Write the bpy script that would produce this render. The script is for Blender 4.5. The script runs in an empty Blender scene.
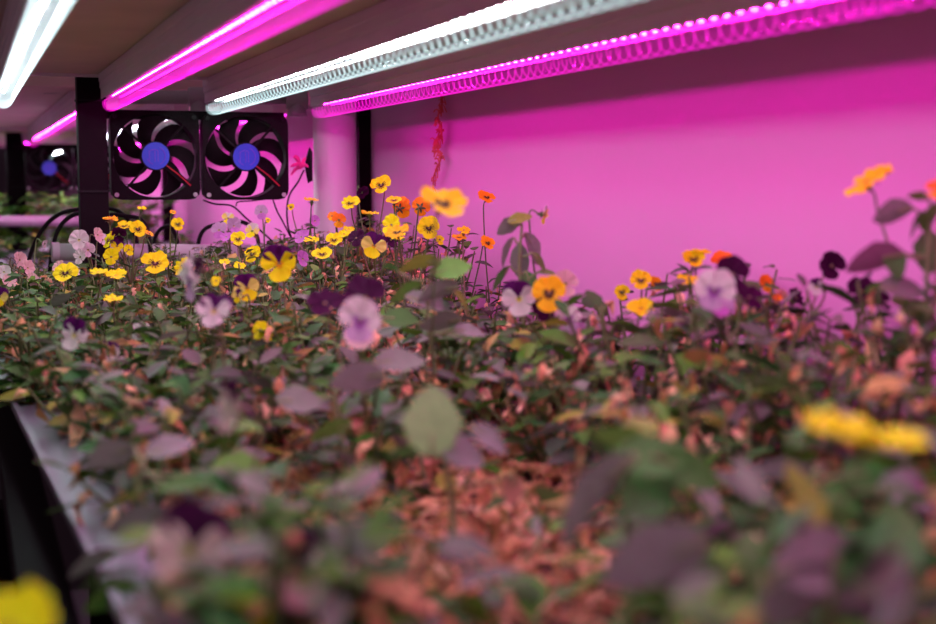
import bpy, math, random
import numpy as np
from mathutils import Vector, Matrix

random.seed(11)
rng = np.random.default_rng(5)
scene = bpy.context.scene
COL = scene.collection
EYE = 1.30
F = 1350.0
TH = math.radians(20.4)
PITCH = math.atan2(129.0, F)

# ------------------------------------------------------------------ camera
cam_d = bpy.data.cameras.new('camera')
cam = bpy.data.objects.new('camera', cam_d)
COL.objects.link(cam)
cam.location = (0, 0, EYE)
fwd = Vector((math.sin(TH) * math.cos(PITCH), math.cos(TH) * math.cos(PITCH), -math.sin(PITCH)))
right = Vector((math.cos(TH), -math.sin(TH), 0))
up = right.cross(fwd)
cam.rotation_euler = Matrix((right, up, -fwd)).transposed().to_euler()
cam_d.sensor_width = 36
cam_d.lens = F / 936 * 36
cam_d.clip_start = 0.02
cam_d.dof.use_dof = True
cam_d.dof.focus_distance = 1.5
cam_d.dof.aperture_fstop = 5.9
scene.camera = cam


def ray(u, v):
    return fwd + right * ((u - 468) / F) - up * ((v - 312) / F)


def P(u, v, d):
    return Vector((0, 0, EYE)) + ray(u, v) * d


def atz(u, v, z):
    r = ray(u, v)
    return Vector((0, 0, EYE)) + r * ((z - EYE) / r.z)


# ------------------------------------------------------------------ materials
def nt(name):
    m = bpy.data.materials.new(name)
    m.use_nodes = True
    n = m.node_tree
    n.nodes.clear()
    return m, n, n.nodes.new('ShaderNodeOutputMaterial')


def pbr(name, col, rough=.6, metal=0, noise=None, amt=.2, bump=0, bscale=60, spec=.4):
    m, n, out = nt(name)
    b = n.nodes.new('ShaderNodeBsdfPrincipled')
    b.inputs['Roughness'].default_value = rough
    b.inputs['Metallic'].default_value = metal
    b.inputs['Specular IOR Level'].default_value = spec
    b.inputs['Base Color'].default_value = (*col, 1)
    tc = n.nodes.new('ShaderNodeTexCoord')
    if noise:
        t = n.nodes.new('ShaderNodeTexNoise')
        t.inputs['Scale'].default_value = noise
        t.inputs['Detail'].default_value = 6
        n.links.new(tc.outputs['Object'], t.inputs['Vector'])
        mx = n.nodes.new('ShaderNodeMix')
        mx.data_type = 'RGBA'
        mx.inputs['A'].default_value = (*[c * (1 - amt) for c in col], 1)
        mx.inputs['B'].default_value = (*[min(1, c * (1 + amt)) for c in col], 1)
        n.links.new(t.outputs['Fac'], mx.inputs['Factor'])
        n.links.new(mx.outputs['Result'], b.inputs['Base Color'])
    if bump:
        t = n.nodes.new('ShaderNodeTexNoise')
        t.inputs['Scale'].default_value = bscale
        n.links.new(tc.outputs['Object'], t.inputs['Vector'])
        bp = n.nodes.new('ShaderNodeBump')
        bp.inputs['Strength'].default_value = bump
        bp.inputs['Distance'].default_value = .002
        n.links.new(t.outputs['Fac'], bp.inputs['Height'])
        n.links.new(bp.outputs['Normal'], b.inputs['Normal'])
    n.links.new(b.outputs[0], out.inputs[0])
    return m


def emis(name, col, s):
    m, n, out = nt(name)
    e = n.nodes.new('ShaderNodeEmission')
    e.inputs[0].default_value = (*col, 1)
    e.inputs[1].default_value = s
    n.links.new(e.outputs[0], out.inputs[0])
    return m


def attr_mat(name, rough, transl, spec=.3, mott=0.25, mscale=220):
    """two-sided thin plant tissue, own colour from a colour attribute"""
    m, n, out = nt(name)
    a = n.nodes.new('ShaderNodeAttribute')
    a.attribute_name = 'tint'
    t = n.nodes.new('ShaderNodeTexNoise')
    t.inputs['Scale'].default_value = mscale
    tc = n.nodes.new('ShaderNodeTexCoord')
    n.links.new(tc.outputs['Object'], t.inputs['Vector'])
    mr = n.nodes.new('ShaderNodeMapRange')
    mr.inputs['To Min'].default_value = 1 - mott
    mr.inputs['To Max'].default_value = 1 + mott
    n.links.new(t.outputs['Fac'], mr.inputs['Value'])
    vm = n.nodes.new('ShaderNodeVectorMath')
    vm.operation = 'SCALE'
    n.links.new(a.outputs['Color'], vm.inputs[0])
    n.links.new(mr.outputs['Result'], vm.inputs['Scale'])
    b = n.nodes.new('ShaderNodeBsdfPrincipled')
    b.inputs['Roughness'].default_value = rough
    b.inputs['Specular IOR Level'].default_value = spec
    n.links.new(vm.outputs[0], b.inputs['Base Color'])
    tr = n.nodes.new('ShaderNodeBsdfTranslucent')
    n.links.new(vm.outputs[0], tr.inputs['Color'])
    mx = n.nodes.new('ShaderNodeMixShader')
    mx.inputs[0].default_value = transl
    n.links.new(b.outputs[0], mx.inputs[1])
    n.links.new(tr.outputs[0], mx.inputs[2])
    n.links.new(mx.outputs[0], out.inputs[0])
    return m


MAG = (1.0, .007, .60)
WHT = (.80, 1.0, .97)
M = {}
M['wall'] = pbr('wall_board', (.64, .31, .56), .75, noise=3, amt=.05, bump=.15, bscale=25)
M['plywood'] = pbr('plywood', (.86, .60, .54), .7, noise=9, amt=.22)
M['black'] = pbr('black_steel', (.007, .003, .005), .7, spec=.08)
M['blackp'] = pbr('black_plastic', (.006, .004, .005), .55, spec=.2)
M['fanp'] = pbr('fan_plastic', (.007, .003, .005), .7, spec=.1)
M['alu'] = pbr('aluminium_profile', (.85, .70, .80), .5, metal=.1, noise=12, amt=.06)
M['clip'] = pbr('grey_plastic', (.40, .36, .38), .5)
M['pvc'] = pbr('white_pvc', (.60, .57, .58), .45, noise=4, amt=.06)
M['pvc_far'] = pbr('pink_lit_pvc', (.42, .28, .40), .5)  # white pvc again, its colour dimmed and pinked in place of magenta light
M['tray'] = pbr('tray_plastic', (.24, .25, .28), .4, noise=30, amt=.10)
M['soil'] = pbr('soil', (.09, .045, .028), .95, noise=90, amt=.6, bump=.8, bscale=150)
M['floor'] = pbr('floor', (.02, .018, .02), .6, noise=3, amt=.3)
M['concrete'] = pbr('far_wall', (.10, .08, .10), .8, noise=3, amt=.2)
M['blue'] = pbr('blue_sticker', (.025, .06, .60), .45)
M['sticker_mark'] = pbr('sticker_mark', (.14, .05, .60), .5)
M['red_wire'] = pbr('red_wire', (.55, .01, .03), .5)
M['ink'] = pbr('ink', (.06, .03, .06), .6)
M['root'] = pbr('dried_root', (.60, .12, .10), .8, noise=60, amt=.3)
M['ribbon'] = pbr('pink_ribbon', (.80, .05, .30), .6)
M['leaf'] = attr_mat('leaf', .55, .22, .16)
M['petal'] = attr_mat('petal', .6, .30, .15, .08, 400)
M['stem'] = attr_mat('stem', .6, .1, mott=.15)
LED_M, LED_W = 900., 780.
M['led_m'] = emis('led_magenta', MAG, LED_M)
M['led_w'] = emis('led_white', WHT, LED_W)
M['led_w_bright'] = emis('led_white_bright', WHT, LED_W * 1.0)


def cover(name, col, s, refl=.010):
    m, n, out = nt(name)
    tr = n.nodes.new('ShaderNodeBsdfTransparent')
    tr.inputs[0].default_value = (.94, .94, .94, 1)
    gl = n.nodes.new('ShaderNodeBsdfGlossy')
    gl.inputs['Roughness'].default_value = .06
    e = n.nodes.new('ShaderNodeEmission')
    e.inputs[0].default_value = (*col, 1)
    e.inputs[1].default_value = s
    fr = n.nodes.new('ShaderNodeFresnel')
    fr.inputs[0].default_value = 1.45
    mx = n.nodes.new('ShaderNodeMixShader')
    mx.inputs[0].default_value = refl
    n.links.new(tr.outputs[0], mx.inputs[1])
    n.links.new(gl.outputs[0], mx.inputs[2])
    ad = n.nodes.new('ShaderNodeAddShader')
    n.links.new(mx.outputs[0], ad.inputs[0])
    n.links.new(e.outputs[0], ad.inputs[1])
    n.links.new(ad.outputs[0], out.inputs[0])
    return m


M['cov_m'] = cover('cover_magenta', (1, .004, .62), .13)
M['cov_w'] = cover('cover_white', (.50, .78, .80), .055, .003)
M['rib_m'] = cover('cover_rib_magenta', (1, .012, .66), .34)
M['rib_w'] = cover('cover_rib_white', (.70, .95, .98), .34, .004)


# ------------------------------------------------------------------ mesh helpers
class MB:
    def __init__(s):
        s.v, s.f, s.c, s.n = [], [], [], 0

    def add(s, verts, faces, col=None):
        verts = np.asarray(verts, float).reshape(-1, 3)
        s.v.append(verts)
        s.f.extend([tuple(i + s.n for i in f) for f in faces])
        if col is not None:
            col = np.asarray(col, float)
            if col.ndim == 1:
                col = np.tile(col, (len(verts), 1))
            s.c.append(col)
        s.n += len(verts)
        return s

    def box(s, x0, x1, y0, y1, z0, z1):
        v = [(x, y, z) for x in (x0, x1) for y in (y0, y1) for z in (z0, z1)]
        f = [(0, 1, 3, 2), (4, 6, 7, 5), (0, 4, 5, 1), (2, 3, 7, 6), (0, 2, 6, 4), (1, 5, 7, 3)]
        return s.add(v, f)

    def tube(s, pts, r, seg=8, col=None, cap=True):
        pts = [Vector(p) for p in pts]
        n = len(pts)
        rs = r if hasattr(r, '__len__') else [r] * n
        t0 = (pts[1] - pts[0]).normalized()
        a = Vector((0, 0, 1)) if abs(t0.z) < .9 else Vector((1, 0, 0))
        nrm = t0.cross(a).normalized()
        V = []
        for i in range(n):
            t = (pts[min(i + 1, n - 1)] - pts[max(i - 1, 0)])
            t = t.normalized() if t.length > 1e-9 else t0
            nrm = nrm - t * nrm.dot(t)
            nrm = nrm.normalized() if nrm.length > 1e-6 else t.orthogonal().normalized()
            b = t.cross(nrm)
            for k in range(seg):
                an = 2 * math.pi * k / seg
                V.append(pts[i] + (nrm * math.cos(an) + b * math.sin(an)) * rs[i])
        Fc = []
        for i in range(n - 1):
            for k in range(seg):
                k2 = (k + 1) % seg
                Fc.append((i * seg + k, i * seg + k2, (i + 1) * seg + k2, (i + 1) * seg + k))
        if cap:
            Fc.append(tuple(range(seg))[::-1])
            Fc.append(tuple((n - 1) * seg + k for k in range(seg)))
        return s.add([tuple(p) for p in V], Fc, col)

    def prism(s, prof, y0, y1):
        """profile [(x,z)] extruded along y"""
        n = len(prof)
        v = [(x, y0, z) for x, z in prof] + [(x, y1, z) for x, z in prof]
        f = [(i, (i + 1) % n, n + (i + 1) % n, n + i) for i in range(n)]
        f += [tuple(range(n))[::-1], tuple(range(n, 2 * n))]
        return s.add(v, f)

    def build(s, name, mat, parent=None, loc=(0, 0, 0), smooth=False, origin=None):
        """verts given in parent space; origin shifts the object's own origin (parent space)"""
        me = bpy.data.meshes.new(name)
        V = np.concatenate(s.v) if s.v else np.zeros((0, 3))
        if origin is not None:
            V = V - np.array(origin)
            loc = origin
        me.from_pydata(V.tolist(), [], s.f)
        if s.c:
            C = np.concatenate(s.c)
            at = me.color_attributes.new('tint', 'FLOAT_COLOR', 'POINT')
            at.data.foreach_set('color', np.concatenate([C, np.ones((len(C), 1))], 1).ravel())
        if smooth:
            me.polygons.foreach_set('use_smooth', [True] * len(me.polygons))
        me.materials.append(mat)
        me.update()
        o = bpy.data.objects.new(name, me)
        COL.objects.link(o)
        o.location = loc
        if parent:
            o.parent = parent
        return o


def tag(o, label=None, cat=None, group=None, kind=None):
    if label: o['label'] = label
    if cat: o['category'] = cat
    if group: o['group'] = group
    if kind: o['kind'] = kind
    return o


def empty(name, loc):
    o = bpy.data.objects.new(name, None)
    o.empty_display_size = .05
    COL.objects.link(o)
    o.location = loc
    return o


def copy_tree(o, parent=None):
    c = o.copy()
    COL.objects.link(c)
    c.parent = parent
    for ch in list(o.children):
        copy_tree(ch, c)
    return c


def bevel(o, w, seg=2):
    b = o.modifiers.new('bevel', 'BEVEL')
    b.width = w
    b.segments = seg
    b.limit_method = 'ANGLE'
    return o


def cat_rom(pts, n=8):
    pts = [Vector(p) for p in pts]
    P_ = [pts[0] * 2 - pts[1]] + pts + [pts[-1] * 2 - pts[-2]]
    out = []
    for i in range(1, len(P_) - 2):
        for k in range(n):
            t = k / n
            a, b, c, d = P_[i - 1], P_[i], P_[i + 1], P_[i + 2]
            out.append(.5 * ((2 * b) + (c - a) * t + (2 * a - 5 * b + 4 * c - d) * t * t + (3 * b - a - 3 * c + d) * t ** 3))
    out.append(pts[-1])
    return out


def E(h):
    return EYE + h


WX = .60
# ------------------------------------------------------------------ setting
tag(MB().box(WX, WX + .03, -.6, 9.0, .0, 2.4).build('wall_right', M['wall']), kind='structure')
tag(MB().box(-2.6, .9, -1.2, 9.0, -.05, 0).build('floor', M['floor']), kind='structure')
tag(MB().box(-2.6, .9, 9.0, 9.05, 0, 2.4).build('wall_back', M['concrete']), kind='structure')


# ------------------------------------------------------------------ LED fixtures
def make_lamp(x, y0, y1, kind, label, group=None, h=.0, detail=True):
    """x centre; runs y0..y1. LED line at E(.108), cut off by the profile's lips"""
    L = y1 - y0
    root = empty('led_grow_lamp', (x, y0, E(.138 + h)))
    tag(root, label, 'lamp', group)
    z = lambda q: q - .138
    b = MB()
    # ribbed inverted channel
    pr = [(-.0135, z(.138)), (-.0135, z(.129)), (-.0125, z(.128)), (-.0125, z(.121)), (-.0112, z(.119)),
          (-.0112, z(.1070)), (-.0104, z(.1066)), (-.0102, z(.1092)), (.0102, z(.1092)), (.0104, z(.1066)),
          (.0112, z(.1070)), (.0112, z(.119)), (.0125, z(.121)), (.0125, z(.128)), (.0135, z(.129)), (.0135, z(.138))]
    b.prism(pr, 0, L)
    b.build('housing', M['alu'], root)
    # small raised LED chips on the board, row along the lamp
    b = MB()
    s = .0165 if detail else .033
    n = int((L - .03) / s)
    for i in range(n):
        y = .02 + i * s
        w, l, t = .0011, .0018 if detail else .0042, .0004
        v = [(-w, y - l, z(.1091)), (w, y - l, z(.1091)), (w, y + l, z(.1091)), (-w, y + l, z(.1091)),
             (-w * .7, y - l * .7, z(.1091) - t), (w * .7, y - l * .7, z(.1091) - t), (w * .7, y + l * .7, z(.1091) - t),
             (-w * .7, y + l * .7, z(.1091) - t)]
        b.add(v, [(4, 5, 6, 7)[::-1], (0, 1, 5, 4)[::-1], (1, 2, 6, 5)[::-1], (2, 3, 7, 6)[::-1], (3, 0, 4, 7)[::-1]])
    b.build('led_chips', M['led_m' if kind == 'm' else 'led_w_bright' if 'nearest the open' in label else 'led_w'], root)
    # clear half-round cover
    b = MB()
    R = .0100
    cz = z(.1010)
    ns = 14
    angs = [math.radians(-20 + 220 * k / ns) for k in range(ns + 1)]
    ring = [(R * math.cos(a), cz - R * math.sin(a)) for a in angs]
    step = .004
    ny = int(L / step) if detail else 2
    V, Fc = [], []
    for j in range(ny + 1):
        y = L * j / ny
        q = 1 + (.03 * math.cos(2 * math.pi * y / .0165) if detail else 0)
        for (a, c) in ring:
            V.append((a * q, y, cz + (c - cz) * q))
    for j in range(ny):
        for k in range(ns):
            i = j * (ns + 1) + k
            Fc.append((i, i + 1, i + ns + 2, i + ns + 1))
    b.add(V, Fc)
    b.build('clear_cover', M['cov_m' if kind == 'm' else 'cov_w'], root, smooth=True)
    if detail:
        b = MB()
        for i in range(n):
            y = .02 + (i + .5) * s
            pts = [(R * 1.0 * math.cos(a), y, cz - R * 1.0 * math.sin(a)) for a in angs]
            b.tube(pts, .0006 if kind == 'm' else .0007, 5, cap=False)
        tag(b.build('cover_rib', M['rib_m' if kind == 'm' else 'rib_w'], root, smooth=True), kind='stuff')
    # rounded end cap
    b = MB()
    for yy, sg in ((L, 1), (0, -1)):
        V, Fc = [], []
        for j in range(4):
            q = math.cos(j / 3 * math.pi / 2 * .85)
            for (a, c) in ring:
                V.append((a * q, yy + sg * .004 * math.sin(j / 3 * math.pi / 2), cz + (c - cz) * q))
        for j in range(3):
            for k in range(ns):
                i = j * (ns + 1) + k
                Fc.append((i, i + 1, i + ns + 2, i + ns + 1))
        Fc.append(tuple(3 * (ns + 1) + k for k in range(ns + 1)))
        b.add(V, Fc)
    b.build('end_cap', M['rib_m' if kind == 'm' else 'rib_w'], root, smooth=True)
    return root


make_lamp(.049, .12, 1.78, 'w', 'white LED tube at the far left, nearest the open side of the shelf')
make_lamp(.179, .12, 1.795, 'm', 'magenta LED tube ending just beside the front black post')
make_lamp(.318, .12, 1.84, 'w', 'long white LED tube in the middle, ending above the right fan')
make_lamp(.472, .12, 1.875, 'm', 'magenta LED tube nearest the pink wall, ending at the white pipe')
LX = [(.040, 'w'), (.168, 'm'), (.318, 'w'), (.472, 'm')]
nm = {'w': 'white', 'm': 'magenta'}
far_lab = ['second-bay white LED tube beyond the black post, on the open side',
           'second-bay magenta LED tube seen between the two black posts',
           'second-bay white LED tube glimpsed through the blades of the left fan',
           'second-bay magenta LED tube glimpsed through the blades of the right fan']
for (x, k), lb in zip(LX, far_lab):
    make_lamp(x, 2.12, 3.60, k, lb, h=0, detail=False)
for (x, k) in LX:
    make_lamp(x, 3.95, 5.4, k, 'distant %s LED tube in the third bay, beyond the far fans' % nm[k],
              'LED tubes in the third bay', detail=False)

# plywood boards (shelf above) of each bay
def board(y0, y1, z, label):
    r = empty('shelf_board', (.28, y0, z))
    tag(r, label, 'shelf board')
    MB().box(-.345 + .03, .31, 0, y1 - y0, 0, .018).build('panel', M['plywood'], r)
    MB().box(-.345 + .03, .31, y1 - y0, y1 - y0 + .006, -.004, .020).build('edge_strip', M['alu'], r)
    return r


board(-.3, 1.80, E(.1385), 'brownish plywood shelf board overhead, carrying the near LED tubes')
board(2.06, 3.66, E(.1390), 'darker plywood shelf board of the second bay beyond the fans')
board(3.9, 5.5, E(.1390), 'distant plywood shelf board of the third bay')

# posts
def post(x, y, w, dy, z0, z1, label, slots=True):
    r = empty('steel_post', (x, y, z0))
    tag(r, label, 'post')
    H = z1 - z0
    b = MB()
    t = .003
    b.box(-w / 2, w / 2, -dy / 2, -dy / 2 + t, 0, H)
    b.box(-w / 2, -w / 2 + t, -dy / 2 + t, dy / 2, 0, H)
    b.box(w / 2 - t, w / 2, -dy / 2 + t, dy / 2, 0, H)
    b.build('post_body', M['black'], r)
    b = MB()
    for h in (E(.105) - z0, E(-.012) - z0, E(-.2) - z0):
        b.box(-w / 2 - .0015, w / 2 + .0015, -dy / 2 - .0015, dy / 2, h, h + .0025)
    b.build('joint_band', M['blackp'], r)
    return r


p1 = P(93, 183, 1.76)
post(p1.x, p1.y, .036, .03, 0, E(.15), 'wide black steel post in front, left of the fans')
p2 = P(16.5, 183, 3.75)
post(p2.x, p2.y, .05, .03, 0, E(.15), 'distant black steel post near the left edge of the photo')
p3 = P(363, 183, 2.13)
post(p3.x, p3.y, .021, .03, 0, E(.15), 'narrow black steel post against the wall, right behind the white pipe')
p4 = P(167.5, 183, 4.15)
post(p4.x, p4.y, .034, .03, 0, E(.15), 'thin black steel post seen below the left fan')
# steel cross beams under/over
tag(bevel(MB().box(-.04, .585, 3.72, 3.75, E(.150), E(.175)).build('cross_beam', M['black']), .001),
    'black steel cross beam over the far fans, beyond the front post', 'beam')
tag(bevel(MB().box(-.04, .585, 1.79, 1.81, E(-.27), E(-.235)).build('cross_beam', M['black']), .001),
    'black steel cross beam under the flower tray beside the front post', 'beam')

# white vertical downpipe
b = MB()
c = P(335, 183, 1.98)
R = .0315
def cyl_y(b, x, z, r, y0, y1, seg=24): return b.tube([(x, y0, z), (x, y1, z)], r, seg)
r = empty('drain_pipe', (c.x, c.y, .0))
tag(r, 'wide white vertical plastic pipe left of the narrow wall post', 'pipe')
MB().tube([(0, 0, 0), (0, 0, E(.5))], R, 40).build('pipe_body', M['pvc'], r, smooth=False)
for o in r.children:
    for p in o.data.polygons:
        p.use_smooth = len(p.vertices) == 4
# overhead PVC pipe with tees (sub-irrigation line)
a0, a1 = P(120, 97, 1.97), P(300, 98, 2.01)
r = empty('overhead_pipe', a0)
tag(r, 'grey plastic pipe running overhead just behind the fan tops', 'pipe')
MB().tube([(0, 0, 0), a1 - a0], .010, 20).build('pipe_body', M['clip'], r, smooth=True)
for (u, v) in ((199, 97), (297, 100)):
    q = P(u, v, 1.97 + (u - 120) / 180 * .03) - a0
    dirv = (a1 - a0).normalized()
    b = MB()
    b.tube([q - dirv * .016, q - dirv * .012, q + dirv * .012, q + dirv * .016], [.0135, .0145, .0145, .0135], 22)
    b.tube([q, q + Vector((0, 0, -.018)), q + Vector((0, 0, -.024))], [.013, .013, .0145], 22)
    b.build('tee_fitting', M['clip'], r, smooth=True)

# white PVC pipes lying across at bay ends
def cross_pipe(u0, v0, u1, v1, d0, d1, rad, label, txt=False):
    A, B = P(u0, v0, d0), P(u1, v1, d1)
    r = empty('water_pipe', A)
    tag(r, label, 'pipe')
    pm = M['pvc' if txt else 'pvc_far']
    o = MB().tube([(0, 0, 0), (B - A)], rad, 28).build('pipe_body', pm, r)
    for p in o.data.polygons: p.use_smooth = len(p.vertices) == 4
    MB().tube([(B - A) * -.004, (B - A) * .022], rad * 1.12, 28).build('end_cap', pm, r, smooth=False)
    if txt:
        cu = bpy.data.curves.new('txt', 'FONT')
        cu.body = 'UPF  R.IV'
        cu.size = .0085
        cu.extrude = .0001
        cu.align_x = 'CENTER'; cu.align_y = 'CENTER'
        to = bpy.data.objects.new('txt', cu)
        COL.objects.link(to)
        bpy.context.view_layer.update()
        me = bpy.data.meshes.new_from_object(to)
        bpy.data.objects.remove(to)
        me.materials.clear(); me.materials.append(M['ink'])
        # wrap the letters on the pipe's front
        dx = (B - A).normalized()
        up_ = Vector((0, 0, 1)); up_ = (up_ - dx * up_.dot(dx)).normalized()
        nn = dx.cross(up_)
        if nn.dot(-fwd) < 0: nn = -nn
        mid = P(205, 246, (d0 + d1) / 2) - A
        s0 = mid.dot(dx)
        for v in me.vertices:
            an = (v.co.y) / rad + .45
            rr = rad + .0003 + v.co.z
            v.co = dx * (s0 + v.co.x) + up_ * (rr * math.sin(an)) + nn * (rr * math.cos(an))
        t = bpy.data.objects.new('printed_text', me)
        COL.objects.link(t)
        t.parent = r
        t['label'] = 'dark printed characters'


cross_pipe(53, 252, 312, 253, 1.84, 1.98, .0118, 'white plastic water pipe lying across behind the flowers, with print', True)
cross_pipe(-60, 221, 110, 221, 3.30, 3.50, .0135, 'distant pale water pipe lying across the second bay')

# ------------------------------------------------------------------ trays
TH_T = E(-.18)
eA, eB = atz(11, 401, TH_T), atz(98, 571, TH_T)
tray_dir = (eA - eB).normalized()
skew = math.atan2(-tray_dir.x, tray_dir.y)


def tray(root_loc, rot, L, label, w=.555):
    r = empty('grow_tray', root_loc)
    r.rotation_euler = (0, 0, rot)
    tag(r, label, 'tray')
    b = MB()
    W = w
    rim = .052
    # profile of long outer rim : flat ledge with raised outer lip
    b.prism([(0, -.045), (.003, -.045), (.003, -.004), (rim, -.004), (rim, -.034), (W - .02, -.034), (W - .02, 0), (W, 0),
             (W, -.045), (W - .003, -.048), (.006, -.048)][:0] or
            [(-.001, .002), (.003, .002), (.004, -.001), (rim - .003, -.001), (rim, .0005), (rim + .003, -.001), (rim + .004, -.034), (W - .02, -.034), (W - .018, 0),
             (W, 0), (W, -.04), (W - .003, -.043), (rim + .002, -.043), (rim, -.008), (.003, -.007), (.0, -.006)], 0, L)
    b.build('tray_body', M['tray'], r)
    b = MB()
    b.box(rim + .004, W - .02, 0, .004, -.034, -.002)
    b.build('end_wall', M['tray'], r)
    b = MB()
    b.box(rim + .004, W - .02, L - .004, L, -.034, -.002)
    b.build('end_wall', M['tray'], r)
    return r


base = eB + tray_dir * (-.45)
tray(base, skew, 2.12, 'pale plastic grow tray under the flowers, its rim showing at lower left')
tray((.03, 2.56, TH_T), 0, 1.1, 'empty pale grow tray of the second bay, beyond the water pipe')
tray((.03, 3.80, TH_T), 0, 1.7, 'distant grow tray holding green plants in the third bay')
b = MB()
nx, ny = 30, 110
V = []
for j in range(ny + 1):
    for i in range(nx + 1):
        x, y = .066 + (.528 - .066) * i / nx, .01 + 2.10 * j / ny
        V.append((x, y, -.019 + random.uniform(-.004, .005)))
b.add(V, [(j * (nx + 1) + i, j * (nx + 1) + i + 1, (j + 1) * (nx + 1) + i + 1, (j + 1) * (nx + 1) + i)
          for j in range(ny) for i in range(nx)])
so = b.build('potting_soil', M['soil'], None, smooth=True)
so.location = base
so.rotation_euler = (0, 0, skew)
tag(so, 'dark brown potting soil filling the flower tray', 'soil', kind='stuff')
# steel side rail and lower structure, left below
rail = empty('shelf_rail', (.0, -.2, E(-.288)))
tag(rail, 'black steel shelf rail carrying the flower tray along its open side', 'rail')
MB().box(.022, .050, 0, 2.1, .02, .055).build('rail_body', M['black'], rail)
r = empty('side_panel', P(-5, 560, 1.35))
lo = atz(20, 600, .70)
tag(bevel(MB().box(-.5, .55, .2, 2.1, .66, .68).build('lower_shelf', M['floor']), .002),
    'dim grey lower shelf showing in the dark gap at lower left', 'shelf')
bpy.data.objects.remove(r)
tag(bevel(MB().box(-.6, .04, 1.30, 1.34, E(-.37), E(-.30)).build('support_beam', M['black']), .002),
    'black steel beam crossing the dark gap left of the tray', 'beam')


# ------------------------------------------------------------------ fans
def make_fan(loc, label, rot, twist):
    """local: x right, z up, faces -y"""
    r = empty('cooling_fan', loc)
    r.rotation_euler = (0, 0, rot)
    tag(r, label, 'fan')
    S = .0595
    RI = .0565
    n = 64
    b = MB()
    V, Fc = [], []
    def sq(a):
        c, s_ = math.cos(a), math.sin(a)
        k = S / max(abs(c), abs(s_))
        x, z = c * k, s_ * k
        rr = math.hypot(x, z)
        if rr > .078:
            x, z = x * .078 / rr, z * .078 / rr
        return x, z
    for k in range(n):
        a = 2 * math.pi * (k + .5) / n
        x, z = sq(a)
        ix, iz = RI * math.cos(a), RI * math.sin(a)
        V += [(x, -.0125, z), (ix, -.0125, iz), (ix * .985, .0125, iz * .985), (x, .0125, z), (x, -.008, z), (ix * 1.02, -.008, iz * 1.02)]
    for k in range(n):
        i, j = k * 6, ((k + 1) % n) * 6
        for q in ((0, 1), (1, 2), (2, 3), (3, 4), (4, 0)):
            Fc.append((i + q[0], i + q[1], j + q[1], j + q[0]))
    b.add(V, Fc)
    b.build('frame', M['fanp'], r)
    # rotor: seven swept blades
    b = MB()
    b.tube([(0, -.006, 0), (0, .010, 0)], .0195, 32)
    for k in range(7):
        a0 = twist + 2 * math.pi * k / 7
        V, Fc = [], []
        nr, na = 9, 6
        for i in range(nr + 1):
            t = i / nr
            rad = .018 + (.0545 - .018) * t
            ctr = a0 - .62 * t ** 1.3
            half = (.31 + .03 * t)
            for j in range(na + 1):
                q = -1 + 2 * j / na
                an = ctr + q * half * (1 - .12 * (t > .95) * abs(q))
                y = q * .0085 * (1 - .35 * t) - .0015 * (1 - q * q)
                V.append((rad * math.cos(an), y, rad * math.sin(an)))
        m_ = len(V)
        V += [(x, y + .0014, z) for x, y, z in V]
        W_ = na + 1
        for i in range(nr):
            for j in range(na):
                p = i * W_ + j
                Fc.append((p, p + 1, p + W_ + 1, p + W_))
                Fc.append((m_ + p, m_ + p + W_, m_ + p + W_ + 1, m_ + p + 1))
        for i in range(nr):
            for j in (0, na):
                p = i * W_ + j
                Fc.append((p, p + W_, m_ + p + W_, m_ + p))
        for j in range(na):
            p = nr * W_ + j
            Fc.append((p, p + 1, m_ + p + 1, m_ + p))
        b.add(V, Fc)
    b.build('rotor', M['fanp'], r)
    # struts + stationary motor cap on the near side
    b = MB()
    b.tube([(0, -.0125, 0), (0, -.0075, 0)], .0200, 36)
    for k, an in enumerate((-42, 138, 48, -132)):
        a = math.radians(an)
        w = .0042 if k == 0 else .0016
        c_, s_ = math.cos(a), math.sin(a)
        px, pz = -s_ * w, c_ * w
        V = []
        for rad in (.018, .0575):
            for sg in (-1, 1):
                for y in (-.0122, -.0095):
                    V.append((rad * c_ + sg * px, y, rad * s_ + sg * pz))
        b.add(V, [(0, 1, 3, 2), (4, 6, 7, 5), (0, 4, 5, 1), (2, 3, 7, 6), (0, 2, 6, 4), (1, 5, 7, 3)])
    b.build('motor_mount', M['fanp'], r)
    st = MB().tube([(0, -.0131, 0), (0, -.0125, 0)], .0183, 40).build('label_sticker', M['blue'], r)
    b = MB()
    for (a_, e_, rr, cx) in ((-65, 65, .0125, 0), (60, 150, .0085, -.002), (200, 250, .012, 0)):
        pts = [(cx + rr * math.cos(math.radians(a_ + (e_ - a_) * i / 10)), -.0132, rr * math.sin(math.radians(a_ + (e_ - a_) * i / 10))) for i in range(11)]
        b.tube(pts, .0006, 5)
    for x in (-.0085, -.001, .003):
        b.tube([(x, -.0132, -.008), (x, -.0132, .007)], .0006, 5)
    b.build('printed_mark', M['sticker_mark'], st)
    b = MB()
    a = math.radians(-42)
    b.tube([(.019 * math.cos(a), -.0128, .019 * math.sin(a)), (.040 * math.cos(a) + .001, -.0138, .040 * math.sin(a) + .001),
            (.060 * math.cos(a) + .0015, -.0130, .060 * math.sin(a))], .0008, 6)
    b.build('wire', M['red_wire'], r)
    for sx in (-1, 1):
        for sz in (-1, 1):
            b = MB()
            b.tube([(sx * .0525, -.0142, sz * .0525), (sx * .0525, -.0120, sz * .0525)], .0030, 12)
            b.build('screw', M['clip'] if (sx, sz) in ((1, -1), (-1, -1)) else M['blackp'], r)
    return r


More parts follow.
